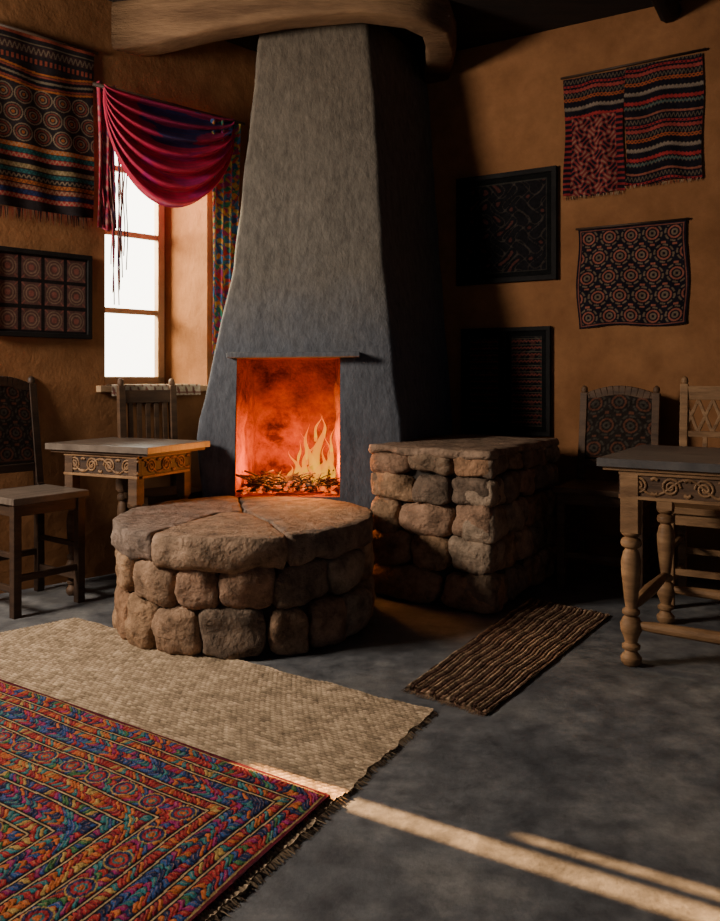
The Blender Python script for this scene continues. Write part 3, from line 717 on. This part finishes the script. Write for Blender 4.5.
def chair(name,mat4,w,d,sz,tz,wood,style,seatmat,lean=.07):
    c=B(); pr=.019
    for x in (0,w):
        c.box(x-pr,x+pr,-pr,pr,0,sz-.02); 
        c.beam((x,d,0),(x,d,sz+.02),pr*2,pr*2,0,up=(0,1,0)); c.beam((x,d,sz+.0),(x,d+lean,tz),pr*2,pr*1.7,0,up=(0,1,0))
        c.tube([(x,d+lean,tz-.005),(x,d+lean+.002,tz+.012),(x,d+lean+.003,tz+.03),(x,d+lean+.003,tz+.04)],[.012,.019,.016,.004],10)
        c.beam((x,0,.12),(x,d,.12),.02,.03); c.beam((x,0,.27),(x,d,.27),.018,.024)
        c.beam((x,0,sz-.045),(x,d,sz-.045),.022,.06)
    c.beam((0,0,.17),(w,0,.17),.02,.03); c.beam((0,d,.2),(w,d,.2),.02,.03)
    c.beam((0,0,sz-.045),(w,0,sz-.045),.022,.06); c.beam((0,d,sz-.045),(w,d,sz-.045),.022,.06)
    c.box(-.03,w+.03,-.035,d-.01,sz-.02,sz+.01,1)
    yb=lambda z:d+lean*(z-sz)/(tz-sz)
    c.beam((0,yb(sz+.1),sz+.1),(w,yb(sz+.1),sz+.1),.02,.04,0)
    if style=='slat':
        c.beam((0,yb(tz-.06),tz-.06),(w,yb(tz-.06),tz-.06),.022,.07,0)
        n=5
        for i in range(1,n+1):
            x=w*i/(n+1); c.beam((x,yb(sz+.1),sz+.1),(x,yb(tz-.07),tz-.07),.028,.012,0,up=(0,1,0))
    elif style=='lattice':
        c.beam((0,yb(tz-.045),tz-.045),(w,yb(tz-.045),tz-.045),.022,.07,0); c.beam((0,yb(tz-.25),tz-.25),(w,yb(tz-.25),tz-.25),.02,.03,0)
        n=6
        for i in range(n):
            a,b2=w*i/n,w*(i+1)/n
            c.beam((a,yb(tz-.24),tz-.24),(b2,yb(tz-.08),tz-.08),.016,.012,0,up=(0,1,0)); c.beam((b2,yb(tz-.24),tz-.24),(a,yb(tz-.08),tz-.08),.016,.011,0,up=(0,1,0))
        for i in range(1,4): c.beam((w*i/4,yb(sz+.1),sz+.1),(w*i/4,yb(tz-.25),tz-.25),.022,.012,0,up=(0,1,0))
    else:
        k=12; pts=[(w*i/k,yb(tz)-.0,tz-.03+.045*math.sin(math.pi*i/k)) for i in range(k+1)]
        for i in range(k): c.beam(pts[i],pts[i+1],.024,.05,0)
        z0=sz+.12; z1=tz-.02
        nu,nv=70,70; u,v=np.meshgrid(np.linspace(0,1,nu+1),np.linspace(0,1,nv+1))
        col=jitter(pat_circles(u,v,w,(z1-z0),(.02,.015,.013),(.10,.04,.025),(.08,.065,.05),3),u,v)
        X=u*w; Z=z0+v*(z1-z0)+.035*v*np.sin(u*math.pi); Y=d+lean*(Z-sz)/(tz-sz)-.008
        c.add(np.stack([X,Y,Z],-1).reshape(-1,3).tolist(),[(j_*(nu+1)+i_,j_*(nu+1)+i_+1,(j_+1)*(nu+1)+i_+1,(j_+1)*(nu+1)+i_) for j_ in range(nv) for i_ in range(nu)],2,col.reshape(-1,3).tolist(),True)
        c.add([(0,yb(z0)+.01,z0),(w,yb(z0)+.01,z0),(w,yb(z1)+.01,z1),(0,yb(z1)+.01,z1)],[(0,1,2,3)],0)
    return c.build(name,[wood,seatmat,M_cloth],mat4,bevel=.003)
chair('wooden_chair',frame2((1.02,4.05),(.862,-.507),(.507,.862)),.38,.37,.5,.98,M_wood_m,'panel',M_wood_m)
chair('wooden_chair',frame2((1.43,3.69),(.862,-.507),(.507,.862)),.40,.36,.46,1.03,M_wood_l,'lattice',M_wood_l)
chair('wooden_chair',frame2((-1.07,4.07),(.7241,.6897),(-.6897,.7241)),.31,.28,.45,1.02,M_wood_m,'slat',M_wood_m,.03)
chair('wooden_chair',frame2((-1.52,3.53),(.6,.8),(-.8,.6)),.32,.34,.52,1.03,M_wood_d,'panel',M_topl)

# ------------------------------------------------------------------ lights
def light(kind,name,loc,energy,color,target=None,**k):
    ld=bpy.data.lights.new(name,kind); ld.energy=energy; ld.color=color
    for a,v in k.items(): setattr(ld,a,v)
    ob=bpy.data.objects.new(name,ld); ob.location=loc; bpy.context.scene.collection.objects.link(ob)
    if target is not None: ob.rotation_euler=(Vector(target)-Vector(loc)).to_track_quat('-Z','Y').to_euler()
    return ob
light('POINT','fire_light',(-.26,4.19,.62),19,(1,.33,.06),shadow_soft_size=.08)
light('POINT','ember_light',(-.47,4.28,.58),6,(1,.27,.04),shadow_soft_size=.05)
light('AREA','window_daylight',LW(-.05,2.2,-1.3),400,(1,.80,.48),LW(.9,1.7,-.1),size=.7)
light('AREA','side_fill',LW(-2.3,2.05,.40),150,(1,.88,.74),(1.4,3.5,1.25),size=.7)  # area fill added inside the room, out of view; no window stands there
dirv=Vector((.86,-.51,0)).normalized(); sp=Vector((-2.36,3.37,0))-dirv*6; sp.z=3.4
light('SPOT','low_sun',sp,70000,(1,.52,.19),(-2.36,3.37,1.2),spot_size=math.radians(11),spot_blend=.2,shadow_soft_size=.03)

wld=bpy.data.worlds.new('sky'); bpy.context.scene.world=wld; wld.use_nodes=True; nt=wld.node_tree
bg=nt.nodes['Background']
tc=nd(nt,'ShaderNodeTexCoord'); dp=nd(nt,'ShaderNodeVectorMath',operation='DOT_PRODUCT'); dp.inputs[1].default_value=(-.55,.83,.05)
nt.links.new(tc.outputs['Generated'],dp.inputs[0])
nt.links.new(ramp(nt,dp.outputs['Value'],[(.55,(.0105,.0115,.0140)),(.85,(1,.92,.76))]),bg.inputs[0]); bg.inputs[1].default_value=9

cam=bpy.data.cameras.new('camera'); co=bpy.data.objects.new('camera',cam); bpy.context.scene.collection.objects.link(co)
co.location=(0,0,1.05); co.rotation_euler=(math.pi/2,0,0)
cam.sensor_fit='HORIZONTAL'; cam.sensor_width=36; cam.lens=36*800/720; cam.shift_y=-80.5/720
bpy.context.scene.camera=co
